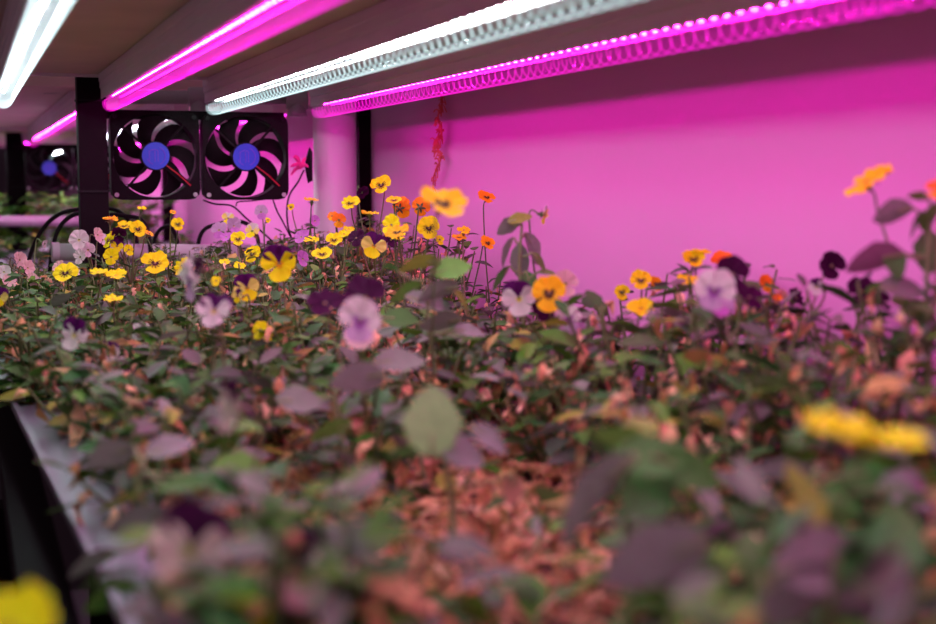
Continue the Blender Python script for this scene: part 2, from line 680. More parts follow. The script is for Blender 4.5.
fc1, fc2 = P(154, 156, 1.79), P(244, 156, 1.82)
yy = 1.885
def at_y(u, v, y):
    q = ray(u, v)
    return Vector((0, 0, EYE)) + q * (y / q.y)
f1 = at_y(154.5, 156, yy); f2 = at_y(244.5, 157, yy)
make_fan(f1, 'left fan of the near pair, black with blue hub sticker', 0, .35)
make_fan(f2, 'right fan of the near pair, black with blue hub sticker', 0, .72)
f3 = at_y(49, 168, 3.70)
make_fan(f3, 'distant black fan with blue hub between the two black posts', 0, .1)
make_fan(f3 + Vector((.122, 0, 0)), 'distant fan mostly hidden behind the front black post', 0, .5)
# fan mounting bars
for (fa, fb, lab) in ((f1, f2, 'thin black mounting bar along the top of the near fans'),
                      (f3, f3 + Vector((.12, 0, 0)), 'thin black mounting bar above the distant fans')):
    o = MB().box(fa.x - .085, fb.x + .06, fa.y + .0135, fa.y + .0165, fa.z + .050, fa.z + .0625).build('mounting_bar', M['black'])
    tag(o, lab, 'bar')


# ------------------------------------------------------------------ hoses and cables
def hose(pix, d, r, name, label, cat, mat='blackp', drop=None):
    pts = [P(u, v, dd if dd else d) for (u, v, dd) in [(q + (None,))[:3] for q in pix]]
    c = cat_rom(pts, 8)
    o0 = pts[0]
    o = MB().tube([p for p in c], r, 10).build(name, M[mat], None, smooth=True, origin=tuple(o0))
    tag(o, label, cat)
    return o


hose([(24, 300), (26, 272), (34, 245), (46, 225), (62, 213), (82, 209), (102, 208), (118, 211), (130, 223), (137, 243), (138, 262)], 1.90,
     .0031, 'water_hose', 'larger black hose arching behind the front post from far left', 'hose')
hose([(49, 300), (50, 270), (54, 242), (62, 224), (76, 214), (92, 216)], 1.87, .0031, 'water_hose',
     'inner black hose curving up to the left side of the front post', 'hose')
hose([(110, 214), (125, 216), (140, 219), (148, 232), (151, 256)], 1.86, .003, 'water_hose',
     'black hose curving down from the right side of the front post', 'hose')
hose([(153, 258), (155, 238), (162, 228), (171, 227), (177, 240), (178, 256)], 1.95, .0027, 'water_hose',
     'small black hose loop standing below the left fan', 'hose')
hose([(197, 262), (199, 240), (205, 229), (218, 224), (236, 221), (250, 226), (258, 240), (259, 262)], 1.95, .003, 'water_hose',
     'black hose loop standing below the right fan', 'hose')
hose([(203, 200), (215, 204), (232, 206), (246, 218), (262, 232), (278, 246)], 1.93, .0013, 'fan_cable',
     'thin black cable drooping from between the two fans', 'cable')
hose([(236, 206), (238, 202), (250, 201), (268, 199)], 1.915, .0009, 'fan_cable',
     'thin black cable running just under the right fan', 'cable')
hose([(273, 200), (277, 211), (283, 222), (290, 236)], 1.92, .0011, 'fan_cable',
     'thin black cable hanging from the right corner of the right fan', 'cable')
hose([(304, 170), (298, 182), (290, 194), (287, 208), (288, 226), (292, 240)], 1.93, .0013, 'fan_cable',
     'thin black cable curving down from the pink ribbon by the white pipe', 'cable')
hose([(-5, 88), (20, 90), (50, 93), (85, 90)], 2.1, .0010, 'power_cable', 'thin cable sagging under the far left tube end', 'cable')
# connector and ribbon beside the white pipe
q = P(309, 165, 1.92)
b = MB()
b.add([q + Vector(v) for v in ((0, -.004, .026), (.006, .004, .018), (.005, 0, -.022), (-.001, .004, -.026), (-.007, -.003, -.004), (-.004, .003, .010))],
      [(0, 1, 5), (1, 2, 4, 5), (2, 3, 4), (0, 5, 4), (0, 4, 3), (0, 3, 2, 1)])
tag(b.build('cable_connector', M['blackp'], origin=tuple(q)), 'small black connector hanging beside the white vertical pipe', 'connector')
b = MB()
for k in range(9):
    s_ = P(301, 168, 1.915)
    e_ = s_ + Vector((random.uniform(-.024, .012), random.uniform(-.006, .006), random.uniform(-.014, .020)))
    b.tube(cat_rom([s_, (s_ + e_) / 2 + Vector((0, 0, .004)), e_], 4), [.0012 + .0016 * math.sin(i / 8 * 3.14) for i in range(9)], 6)
tag(b.build('ribbon_knot', M['ribbon'], origin=tuple(P(301, 168, 1.915))), 'bright pink ribbon knot between the right fan and the white pipe', 'ribbon')
# dried root hanging on the wall
b = MB()
def at_x(u, v, x):
    q = ray(u, v)
    return Vector((0, 0, EYE)) + q * (x / q.x)
main = [(441, 88), (442, 104), (438, 118), (442, 132), (436, 144), (441, 156), (438, 166), (434, 176), (433, 190)]
pts = cat_rom([at_x(u, v, .588) for u, v in main], 6)
b.tube(pts, .0012, 6)
for i in range(3, len(pts) - 1):
    for k in range(3 if i < 30 else 1):
        s_ = pts[i]
        e_ = s_ + Vector((random.uniform(-.006, .004), random.uniform(-.012, .012), random.uniform(-.012, .006)))
        b.tube(cat_rom([s_, (s_ + e_) / 2 + Vector((0, random.uniform(-.003, .003), .003)), e_], 3), .0009, 5)
tag(b.build('dried_root', M['root'], origin=tuple(pts[0])), 'reddish dried root string hanging down the pink wall', 'root')
hs = [at_x(u, v, .598) for u, v in ((497, 194), (505, 187), (515, 181), (519, 178))]

# ------------------------------------------------------------------ plants
LN, LC = 6, 4
def leaf_template(aspect=.62, scallop=.05, fold=.25, droop=.35):
    V = []
    for i in range(LN + 1):
        t = i / LN
        w = aspect * .5 * (math.sin(math.pi * min(1, t * .93 + .035)) ** .75) * (1 - .25 * t)
        w *= (1 + scallop * (1 if i % 2 else -1))
        for j in range(LC + 1):
            q = -1 + 2 * j / LC
            V.append((t * (1 - .02 * abs(q)), q * w, fold * abs(q) * w - droop * t * t * .5))
    Fc = []
    for i in range(LN):
        for j in range(LC):
            p = i * (LC + 1) + j
            Fc.append((p, p + 1, p + LC + 2, p + LC + 1))
    return np.array(V), Fc


TEMPL = [leaf_template(.62, .05, .25, .3), leaf_template(.50, .04, .4, .5), leaf_template(.72, .05, .15, .2),
         leaf_template(.42, .03, .5, .1)]
def crinkle(base_t):
    V, Fc = base_t
    V = V.copy()
    V[:, 1] *= .65
    V[:, 2] += .12 * np.sin(V[:, 0] * 11 + V[:, 1] * 17) + rng.normal(0, .045, len(V))
    a = V[:, 0] * 1.9
    V[:, 2] += .0
    x = np.sin(a) / 1.9
    z = V[:, 2] + (1 - np.cos(a)) / 1.9 * -.7
    V[:, 0], V[:, 2] = x, z
    return V, Fc
DRYT = [crinkle(TEMPL[i % 4]) for i in range(6)]

GREEN = [(.070, .19, .022), (.045, .15, .035), (.10, .24, .025), (.040, .12, .025), (.085, .17, .045)]
PURP = [(.16, .14, .12), (.12, .14, .10), (.20, .20, .16), (.10, .14, .09)]
DRY = [(.70, .36, .18), (.80, .46, .26), (.58, .27, .14), (.86, .54, .34), (.48, .28, .10)]
YEL = [(.30, .30, .04), (.36, .24, .07)]


def rotm(az, el, roll):
    ca, sa, ce, se, cr, sr = math.cos(az), math.sin(az), math.cos(el), math.sin(el), math.cos(roll), math.sin(roll)
    Rz = np.array([[ca, -sa, 0], [sa, ca, 0], [0, 0, 1]])
    Ry = np.array([[ce, 0, -se], [0, 1, 0], [se, 0, ce]])
    Rx = np.array([[1, 0, 0], [0, cr, -sr], [0, sr, cr]])
    return Rz @ Ry @ Rx


def canopy_drop(x, y):
    """height of the leaf tops below eye level"""
    ps = [(.10, 1.75, .118), (.30, 1.75, .102), (.50, 1.8, .070), (.10, 1.30, .122), (.30, 1.45, .098), (.47, 1.55, .074),
          (.55, 1.15, .152), (.50, 1.30, .145), (.33, 1.10, .108), (.15, 1.0, .130), (.55, .90, .078), (.45, .75, .084), (.30, .80, .125),
          (.20, .70, .140), (.57, .60, .066), (.40, .50, .095), (.25, .50, .142), (.12, .55, .132), (.15, .35, .105), (.32, .32, .110),
          (.10, .80, .135), (.40, 1.0, .118), (.25, .62, .160)]
    sw = s = 0
    for (a, b_, c_) in ps:
        w = 1 / (((x - a) ** 2 * 1.6 + (y - b_) ** 2) ** 1.5 + 1e-5)
        sw += w; s += w * c_
    v = s / sw
    return v - (.013 if x > .38 and y < 1.1 else .018 if y > 1.25 else .012 if y > .55 else .006)


FR = Vector((math.sin(TH), math.cos(TH), 0))


def petal_grid(ang, spread, ln, cols, cup=.12, ruf=.05, zoff=0, nr=9, na=8, lobes=0):
    V, C = [], []
    for i in range(nr + 1):
        s = i / nr
        for j in range(na + 1):
            a = -1 + 2 * j / na
            rr = ln * s * (1 - .22 * abs(a) ** 2.5 - lobes * (math.exp(-(a * 4) ** 2)))
            th = ang + a * spread * (1 - .12 * s)
            z = zoff + cup * ln * s * s * -.6 + ruf * ln * s * s * math.sin(a * 7 + ang * 3)
            V.append((rr * math.cos(th), z * 1.0, rr * math.sin(th)))
            C.append(cols(s, a))
    Fc = []
    for i in range(nr):
        for j in range(na):
            p = i * (na + 1) + j
            Fc.append((p, p + 1, p + na + 2, p + na + 1))
    return V, Fc, C


YC = (.82, .82, .006); OC = (.88, .50, .010); ORC = (.92, .30, .02); BLK = (.035, .006, .012); PUR = (.075, .006, .085); DP = (.045, .004, .035)
WC = (.68, .66, .60); LAV = (.50, .36, .50); LIL = (.55, .20, .55); PY = (.78, .76, .16); PK = (.70, .50, .45)
# type -> (upper, lateral, lower, blotch, blotch size)
FT = {
    'yb': (YC, YC, YC, BLK, .50), 'yy': (YC, YC, YC, (.8, .4, .01), .2), 'ob': (OC, OC, OC, BLK, .42), 'or': (ORC, ORC, OC, (.7, .1, .02), .3),
    'py': (PUR, YC, YC, (.75, .3, .01), .25), 'ppy': (PUR, PY, YC, (.75, .3, .01), .22), 'dp': (DP, DP, DP, (.02, .002, .02), .4),
    'dy': (DP, OC, YC, BLK, .35), 'w': (WC, WC, WC, YC, .14), 'we': (WC, WC, WC, PUR, .36), 'pw': (PUR, WC, WC, YC, .20), 'lav': (LAV, LAV, LIL, YC, .15),
    'lw': (WC, WC, LAV, (.28, .05, .34), .46), 'lil': (LIL, LIL, LIL, YC, .15), 'pk': (PK, PK, PK, YC, .15), 'ppk': (DP, PK, PK, (.3, .3, .08), .25),
    'pky': (WC, PY, YC, BLK, .2)}


def make_flower(root, pos, ftype, size, yaw, tilt, seed, ctr):
    """flower facing the camera turned by yaw (deg, + to the right) and tipped up by tilt (deg)"""
    rd = random.Random(seed)
    up_c, la_c, lo_c, bl, bs = FT[ftype]
    ln = size * .56
    def mk(base, lines):
        def f(s, a):
            k = 0
            if lines:
                if s < .10: return (.85, .45, .02)
                if s < bs * (1 - .35 * abs(math.sin(a * 6))): k = 1
            j = 1 + .10 * (s - .5)
            c_ = base if not k else bl
            return tuple(min(1, x * j) for x in c_)
        return f
    b = MB()
    R_ = math.radians
    jit = lambda q: R_(q + rd.uniform(-7, 7))
    for (an, sp, l, cc, li, zo) in ((62, 46, 1.0, up_c, False, .0016), (118, 46, 1.0, up_c, False, .0013), (16, 48, .90, la_c, True, .0006),
                                    (164, 48, .90, la_c, True, .0004), (-90, 62, .95, lo_c, True, 0)):
        V, Fc, C = petal_grid(jit(an), R_(sp), ln * l * rd.uniform(.92, 1.06), mk(cc, li), cup=rd.uniform(-.15, .50), ruf=rd.uniform(.04, .14),
                              zoff=zo, lobes=.05 if an == -90 else 0)
        b.add(V, Fc, C)
    # orientation: local -y is the facing direction
    if isinstance(yaw, tuple):
        nr_, nu_, nf_ = yaw
        fy = math.atan2(nr_, nf_)
        yaw, tilt = math.degrees(fy), math.degrees(math.atan2(nu_, math.hypot(nr_, nf_)))
    yawr = TH * -1 + R_(yaw)
    Mz = Matrix.Rotation(yawr, 3, 'Z')
    Mx = Matrix.Rotation(-R_(tilt), 3, 'X')
    Mr = Mz @ Mx @ Matrix.Rotation(rd.uniform(-.25, .25), 3, 'Y')
    for i in range(len(b.v)):
        b.v[i] = b.v[i] @ np.array(Mr).T
    fl = b.build('flower', M['petal'], root, smooth=True, loc=tuple(pos - root.location))
    back = Mr @ Vector((0, 1, 0))
    gcol = rd.choice([(.14, .20, .05), (.10, .15, .05), (.20, .16, .09)])
    # calyx (five small sepals + spur)
    b = MB()
    b.tube([(0, 0, 0), back * .003, back * .007], [.0012, .0022, .0010], 7, gcol)
    o1 = Mr @ Vector((1, 0, 0)); o2 = Mr @ Vector((0, 0, 1))
    for k in range(5):
        a = k * 2 * math.pi / 5 + .6
        dirn = o1 * math.cos(a) + o2 * math.sin(a)
        sd = (o2 * math.cos(a) - o1 * math.sin(a))
        p0 = back * .0045
        V = [p0 - sd * .0009, p0 + sd * .0009, p0 + dirn * ln * .32 - sd * .0013 + back * -.0015, p0 + dirn * ln * .32 + sd * .0013 + back * -.0015, p0 + dirn * ln * .55 - back * .001]
        b.add([tuple(v) for v in V], [(0, 1, 3, 2), (2, 3, 4)], gcol)
    b.build('calyx', M['stem'], fl, smooth=True)
    # stalk: hooks over from behind the flower down to the foliage
    g = ctr - pos
    z = min(-.02, g.z)
    lean = Vector((g.x, g.y, 0))
    if lean.length > .05: lean = lean.normalized() * .05
    p0 = back * .006
    p1_ = back * .012 + Vector((0, 0, .002))
    p2_ = back * .014 + Vector((0, 0, -.008)) + lean * .05
    p3_ = back * .010 + lean * .45 + Vector((0, 0, z * .5))
    p4_ = lean + Vector((0, 0, z))
    c = cat_rom([p0, p1_, p2_, p3_, p4_], 5)
    b = MB()
    b.tube(c, [.0006 + .0004 * i / len(c) for i in range(len(c))], 6, gcol)
    b.build('flower_stalk', M['stem'], fl, smooth=True)
    return fl


def make_plant(x, y, label, group=None, flowers=(), nb=9, rad=.062, drop=None, mix=(.5, .25, .25), size=(.016, .030), seed=0, per=8, far=False,
               stemcol=(.12, .16, .05), zsoil=None, bright=1.0):
    rd = random.Random(seed * 7 + 3)
    if zsoil is None: zsoil = TH_T - .018
    root = empty('viola_plant', (x, y, zsoil))
    tag(root, label, 'plant', group)
    top = E(-(drop if drop is not None else canopy_drop(x, y)))
    H = top - zsoil
    fo, st, dr = MB(), MB(), MB()
    for k in range(nb):
        az = 2 * math.pi * (k + rd.random() * .8) / nb
        rr = rad * rd.uniform(.25, 1.05)
        hh = H * (rd.uniform(.82, 1.04) if k % 2 else rd.uniform(.55, .95))
        ex, ey = math.cos(az) * rr, math.sin(az) * rr
        # keep stems off the wall
        ex = min(ex, WX - .025 - x)
        pts = cat_rom([(0, 0, -.003), (ex * .35, ey * .35, hh * .35), (ex * .8, ey * .8, hh * .75), (ex, ey, hh)], 4)
        st.tube(pts, [.0016 - .0008 * i / len(pts) for i in range(len(pts))], 5, stemcol)
        n = per
        for i in range(n):
            t = min(1, .22 + .80 * (i + rd.random() * .7) / (n - 1))
            p = pts[min(len(pts) - 1, int(t * (len(pts) - 1)))]
            L = rd.uniform(*size) * (1.05 - .3 * (t > .9))
            a2 = az + rd.uniform(-2.6, 2.6)
            el = rd.uniform(-.25, .65)
            u_ = rd.random()
            dry = u_ > 1 - mix[2] * (1.5 - t)
            if dry:
                T, col = DRYT[rd.randrange(6)], rd.choice(DRY)
                el = rd.uniform(-1.3, .5)
                L *= .85
            else:
                T = TEMPL[rd.randrange(4)]
                w = rd.random() * (mix[0] + mix[1])
                col = rd.choice(GREEN) if w < mix[0] else rd.choice(PURP)
                col = [min(.8, q_ * .97 * bright) for q_ in col]
                if rd.random() < .06: col = rd.choice(YEL)
            V = T[0] * L
            V = V @ rotm(a2, el, rd.uniform(-.5, .5)).T + np.array(p) + np.array([math.cos(a2), math.sin(a2), .3]) * .003
            V[:, 0] = np.minimum(V[:, 0], WX - .004 - x)
            j = rd.uniform(.75, 1.3)
            tt = np.abs(T[0][:, 1:2]) / .35
            C = np.array(col)[None, :] * j * (1 - .12 * tt)
            (dr if dry else fo).add(V, T[1], np.clip(C, 0, 1))
    if st.n: st.build('stems', M['stem'], root, smooth=True)
    if fo.n: fo.build('foliage', M['leaf'], root, smooth=True)
    if dr.n: dr.build('withered_leaves', M['leaf'], root, smooth=True)
    for i, fl in enumerate(flowers):
        u, v, d, ft, sz, yaw, tilt = fl
        pos = P(u, v, d)
        pos.x = min(pos.x, WX - .012)
        make_flower(root, pos, ft, sz, yaw, tilt, seed * 31 + i, Vector((x, y, top - H * .25)))
    return root


# each entry: label, list of flowers (u, v, depth, type, size m, yaw, tilt), options
HP = [
 ('white viola standing just left of the front black post', [(79,240,1.55,'w',.024,0,5),(88,250,1.56,'w',.017,10,10),(98,235,1.58,'pk',.016,60,10),(80,257,1.5,'w',.018,-30,15),(103,240,1.6,'w',.016,50,20)], {}),
 ('pink and white viola at the far left below the hose arch', [(20,260,1.5,'pk',.018,70,0),(28,268,1.48,'pk',.018,65,5),(33,280,1.42,'pk',.015,60,10),(58,266,1.5,'pk',.015,-20,40),(75,270,1.5,'w',.015,60,30)], {}),
 ('pale viola at the left edge with small white blooms', [(4,272,1.5,'w',.016,20,20),(10,281,1.45,'pk',.016,40,20),(45,244,1.62,'w',.010,70,-20)], {}),
 ('viola with one wide yellow dark-faced bloom, lower left of the post', [(65,273,1.38,'yb',.027,0,42)], {}),
 ('tall yellow and purple viola cluster in front of the black post', [(110,219,1.52,'ob',.019,20,80),(124,226,1.52,'yb',.020,-10,60),(108,240,1.5,'yb',.019,-50,20),(119,235,1.5,'dp',.018,10,-30),(138,229,1.48,'yb',.019,30,20),(149,233,1.5,'ob',.012,60,50),(129,250,1.47,'yy',.012,40,10),(117,246,1.5,'py',.015,10,20)], {}),
 ('small plain yellow viola below the purple-eyed cluster by the post', [(111,257,1.42,'yy',.017,0,15)], {}),
 ('viola with yellow bud and small yellow bloom under the left fan', [(142,208,1.62,'yy',.011,40,60),(178,224,1.58,'yb',.016,15,25),(173,212,1.6,'ob',.008,30,40)], {}),
 ('viola with a broad yellow bloom and black star centre', [(155,263,1.36,'yb',.0285,10,50)], {}),
 ('viola with two yellow blooms seen edge-on, left of centre', [(98,272,1.3,'yy',.018,-10,72),(116,275,1.3,'yy',.021,15,70)], {}),
 ('viola with one low yellow bloom above the dry peach petals', [(113,299,1.22,'yy',.019,10,72)], {}),
 ('viola with a crumpled yellow bloom, right of the black-star one', [(181,266,1.33,'yy',.019,-50,20)], {}),
 ('viola with three small yellow blooms below the white water pipe', [(238,239,1.52,'yb',.018,10,35),(252,254,1.46,'yb',.019,-20,30),(225,262,1.45,'yy',.012,30,60),(240,266,1.42,'yy',.014,30,60)], {}),
 ('lavender viola beneath the right fan', [(228,218,1.72,'pky',.016,10,30),(219,230,1.7,'lav',.022,-20,20),(234,226,1.7,'lav',.020,30,10),(226,237,1.68,'lil',.016,-10,40)], {}),
 ('viola with lavender and pale cream blooms below the right fan corner', [(261,212,1.75,'lav',.018,0,10),(252,231,1.68,'pky',.019,-20,20),(268,220,1.72,'yy',.008,30,30)], {}),
 ('viola with a large dark-topped bloom and yellow lower petals', [(279,264,1.12,'py',.031,-4,0)], {}),
 ('viola with purple ears over a pale yellow face, lower of the pair', [(247,288,1.14,'ppy',.023,5,5),(237,296,1.12,'ppy',.012,-40,10),(216,281,1.12,'yy',.009,0,30)], {}),
 ('viola with a yellow bud and an orange bloom leaning by the white pipe', [(291,207,1.72,'yb',.009,0,20),(312,200,1.62,'ob',.019,30,75)], {}),
 ('lilac viola at the foot of the white vertical pipe', [(315,221,1.66,'lil',.014,10,20),(301,237,1.6,'lil',.019,-20,30),(303,259,1.45,'lil',.017,40,10),(311,240,1.55,'yy',.019,-20,70)], {}),
 ('viola with a double orange bloom before the white pipe', [(332,216,1.6,'or',.013,-20,30),(339,220,1.58,'or',.017,20,10)], {}),
 ('viola with three yellow blooms low in front of the white pipe', [(334,240,1.48,'yb',.020,0,45),(349,229,1.52,'yy',.014,20,65),(322,254,1.42,'yb',.023,10,55),(344,234,1.5,'yy',.014,0,60)], {}),
 ('viola with the topmost yellow bloom before the narrow black post', [(381,185,1.52,'yb',.024,-15,30),(362,193,1.56,'dp',.017,30,-30),(350,203,1.5,'yb',.022,-10,55),(370,213,1.5,'yy',.020,10,78)], {}),
 ('viola with a yellow lower bloom framed by deep purple petals', [(374,246,1.36,'ppy',.026,5,8),(356,238,1.4,'dp',.019,-20,20),(391,240,1.4,'dp',.018,30,20)], {}),
 ('orange viola with blooms seen from behind, right of the narrow post', [(394,200,1.45,'yb',.017,0,60),(401,208,1.47,'or',.022,160,10),(421,207,1.44,'or',.021,170,10)], {}),
 ('viola with a black-eyed yellow bloom below the blurred orange one', [(429,228,1.32,'yb',.023,0,10),(397,232,1.25,'ob',.024,-20,60),(391,225,1.3,'yy',.020,-30,20),(396,235,1.3,'yy',.020,10,70)], {}),
 ('viola with the large out-of-focus orange-yellow bloom above the canopy', [(443,203,.82,'ob',.031,(.32,.72,.55),0)], dict(bx=.020, by=.10)),
 ('viola with a single orange bloom against the pink wall', [(487,197,1.48,'ob',.021,25,50)], {}),
 ('viola with small orange blooms right of the black-eyed yellow one', [(459,237,1.42,'ob',.017,0,72),(464,230,1.42,'yy',.015,10,60),(488,243,1.35,'ob',.016,30,30),(440,240,1.3,'yy',.009,30,10)], {}),
 ('viola with a pale nodding bloom on a hooked stalk against the pink wall', [(545,215,1.12,'pky',.016,70,-10)], {}),
 ('viola with an orange-yellow bloom beside deep purple petals', [(549,293,.96,'ob',.026,-10,20),(519,299,.98,'pw',.026,0,0),(545,308,.99,'dp',.020,10,10),(566,284,1.02,'pk',.020,20,10)], {}),
 ('viola with a lavender and white bloom at the foot of the pink wall', [(569,319,.98,'lw',.022,20,20),(582,330,1.0,'lav',.014,20,40)], {}),
 ('viola with two velvety dark purple blooms in the middle', [(325,303,.86,'dp',.024,-10,45),(366,297,.82,'dp',.027,5,40)], {}),
 ('viola with a blurred lavender-white bloom below the dark purple pair', [(360,321,.76,'lw',.024,0,10),(359,338,.78,'pk',.020,10,50)], {}),
 ('blurred pale viola facing left, below the white water pipe', [(189,281,.84,'lw',.026,-62,0),(199,270,.85,'dp',.018,-70,0)], {}),
 ('blurred purple and pale pink viola left of the dark purple pair', [(214,311,.84,'pw',.023,-10,25)], {}),
 ('blurred white viola at left above the tray corner', [(74,335,.94,'pw',.023,-25,10)], {}),
 ('viola with one small white bloom low at the left side', [(32,342,1.28,'w',.015,0,20)], {}),
 ('viola with a purple-eared white bloom above the grow tray', [(108,353,1.06,'pw',.019,0,20),(140,331,1.12,'we',.016,0,30)], {}),
 ('viola cut by the left edge, showing one cream-yellow bloom', [(-1,297,1.2,'ppy',.018,0,10)], {}),
 ('viola with a half-open yellow bloom low in the middle', [(260,330,1.06,'yy',.015,-20,20),(269,334,1.07,'yb',.013,50,0)], {}),
 ('yellow-orange viola cluster left of the right-hand group by the wall', [(622,292,1.12,'yb',.013,0,20),(641,280,1.1,'yb',.019,-10,40),(656,284,1.12,'ob',.013,30,20),(641,308,1.0,'yy',.022,10,60)], {}),
 ('viola with three yellow and orange blooms high against the wall', [(694,259,1.04,'yb',.017,0,40),(697,253,1.05,'yb',.023,10,80),(690,281,1.02,'yy',.021,0,72),(722,260,1.06,'or',.018,-15,50)], {}),
 ('dark purple viola behind the pale blurred bloom on the right', [(733,274,.86,'dp',.024,10,15),(750,297,.84,'dp',.020,30,50),(714,291,.80,'lw',.025,0,10),(722,305,.82,'lav',.018,0,40)], {}),
 ('viola with two small withering orange blooms, right of the purple one', [(767,284,1.05,'or',.015,20,20),(784,284,1.07,'pk',.010,30,10),(777,297,1.02,'or',.012,0,60),(797,298,1.0,'dp',.016,40,30)], {}),
 ('viola with a dark purple bloom on a bare stalk against the wall', [(832,266,.92,'dp',.019,5,0),(816,287,.93,'pw',.012,-40,0)], {}),
 ('viola with curled deep purple petals at right near the leaf clump', [(862,291,.86,'dp',.020,0,30),(878,299,.84,'dp',.020,40,40)], {}),
 ('viola with a tall yellow bloom arching over on the right', [(866,181,.80,'yy',.028,(-.50,.84,.20),0)], dict(bx=.03, by=-.02)),
 ('viola at the right edge with an orange bloom partly out of frame', [(940,190,.74,'or',.016,-20,60)], {}),
 ('blurred viola with a yellow bloom edge-on in the right foreground', [(866,437,.40,'yy',.036,(.30,.95,.10),0)], dict(bx=-.0, by=.05)),
 ('viola with a yellow bloom cut off at the bottom left corner', [(8,628,.37,'yy',.026,0,55)], dict(bx=.055, by=.03)),
 ('viola with dark purple top petals over pink ones, lower left', [(190,550,.44,'ppk',.028,-5,20)], {}),
 ('viola with a drooping dark purple and pink bloom, bottom left of centre', [(303,575,.43,'ppk',.027,20,35)], {}),
 ('viola with a yellow bloom peeking in at the bottom edge', [(240,622,.42,'yy',.020,0,50)], {}),
 ('viola with hanging pinkish petals above the lower-left foliage', [(228,408,.56,'ppk',.022,-60,10)], {}),
]
bases = []
for i, (lab, fls, op) in enumerate(HP):
    pts = [P(f[0], f[1], f[2]) for f in fls]
    m_ = sum(pts, Vector()) / len(pts)
    x, y = m_.x + op.get('bx', .008), m_.y + op.get('by', .012)
    x = min(max(x, .085 if y < 1.25 else .055), .545)
    dpt = sum(f[2] for f in fls) / len(fls)
    fore = dpt < .75
    mix = (.58, .17, .25) if x < .3 and y > 1.0 else (.42, .24, .34)
    pl = make_plant(x, y, lab, None, fls, nb=10, rad=.055 if y > .5 else .04, seed=i + 1, mix=mix, per=12 if y > 1.1 else 8,
                    size=(.013, .024) if y > 1.1 else (.018, .031))
    bases.append((x, y))


def leafy(label, d, leaves, bx=0, by=.02, stalk=.0009):
    """plant with individually placed large leaves: (u, v, dd, length, azimuth seen, pitch, roll, colour)"""
    pts = [P(l[0], l[1], d + l[2]) for l in leaves]
    x = min(sum(p.x for p in pts) / len(pts) + bx, .56); y = sum(p.y for p in pts) / len(pts) + by
    zs = TH_T - .018
    root = empty('viola_plant', (x, y, zs))
    tag(root, label, 'plant')
    st, fo = MB(), MB()
    rd = random.Random(int(x * 9999))
    zt = max(p.z for p in pts) - zs
    spine = cat_rom([(0, 0, -.003), (.004, .002, zt * .4), (-.002, 0, zt * .75), (0, 0, zt * .97)], 7)
    st.tube(spine, [.0020 - .0009 * k / len(spine) for k in range(len(spine))], 7, (.24, .28, .12))
    for (u, v, dd, L, az, el, roll, col), p in zip(leaves, pts):
        az = math.radians(az) - TH
        Rm = rotm(az, math.radians(el), math.radians(roll))
        tip = np.array(p) - np.array([x, y, zs])
        b0 = tip - Rm @ np.array([L * .5, 0, 0])
        V = (TEMPL[rd.randrange(3)][0] * np.array([L, L * 1.25, L])) @ Rm.T + b0
        V[:, 0] = np.minimum(V[:, 0], WX - .004 - x)
        C = np.array(col)[None, :] * np.ones((len(V), 1))
        fo.add(V, TEMPL[0][1], C)
        s_ = min(spine, key=lambda q: (q - Vector(b0)).length + max(0, q.z - b0[2]) * 3)
        st.tube(cat_rom([s_, (s_ + Vector(b0)) / 2 - Vector((0, 0, .002)), Vector(b0), Vector(V[12])], 4), stalk, 5, (.24, .28, .12))
    st.build('stems', M['stem'], root, smooth=True)
    fo.build('foliage', M['leaf'], root, smooth=True)
    bases.append((x, y))
    return root


G1, G2, G3, GP, PG, OL = (.13, .30, .05), (.08, .21, .05), (.24, .42, .15), (.20, .22, .17), (.27, .26, .24), (.22, .26, .04)
leafy('viola sprig with one upright pale green rounded leaf, blurred, in the centre', .62,
      [(432, 420, 0, .034, 90, 70, 0, G3), (462, 452, .01, .024, 0, -25, 60, PG), (490, 438, .03, .022, 0, -30, 50, PG),
       (512, 490, .04, .017, 90, -70, 20, (.55, .28, .20)), (405, 452, .03, .020, 180, 5, 40, G2)])
leafy('blurred viola sprig with a dark green crown of leaves, right of centre foreground', .50,
      [(655, 455, 0, .036, 10, 15, 40, G2), (625, 440, .02, .028, 170, 20, 40, G1), (592, 492, -.01, .040, 180, -40, 50, GP), (690, 470, 0, .028, 0, -20, 60, G2),
       (650, 490, .01, .030, 270, -30, 20, G2), (705, 490, .03, .026, 90, 40, 50, PG), (640, 425, .03, .024, 90, 30, 0, OL)])
leafy('blurred viola sprig with a large greyish purple leaf near the bottom edge', .40,
      [(655, 558, 0, .034, 170, -20, 60, PG), (700, 590, .01, .030, 0, -30, 60, G2), (640, 600, .02, .026, 200, -20, 30, G1)])
leafy('blurred viola sprig of broad greyish purple leaves at the bottom right', .40,
      [(835, 560, 0, .042, 20, 5, 50, PG), (790, 600, 0, .036, 200, -10, 60, PG), (880, 590, .02, .032, 0, -20, 50, PG), (760, 560, .03, .028, 90, 40, 20, G2),
       (900, 530, .03, .03, 60, 30, 40, G2)])
leafy('blurred viola sprig of olive and dark leaves below the slanting yellow bloom', .50,
      [(805, 492, 0, .030, 90, 40, 40, OL), (850, 500, .02, .030, 20, -10, 40, G2), (880, 470, .03, .03, 0, 10, 40, G2), (915, 490, .02, .030, 10, 0, 40, PG),
       (780, 470, .05, .024, 170, 10, 40, PG)])
leafy('viola sprig with a wide greyish leaf among the foliage, left of centre', .72,
      [(358, 378, 0, .030, 170, -10, 50, PG), (300, 400, .02, .026, 20, 0, 40, GP), (400, 360, .06, .030, 10, 5, 30, GP), (330, 430, .02, .026, 200, -10, 40, G1)])
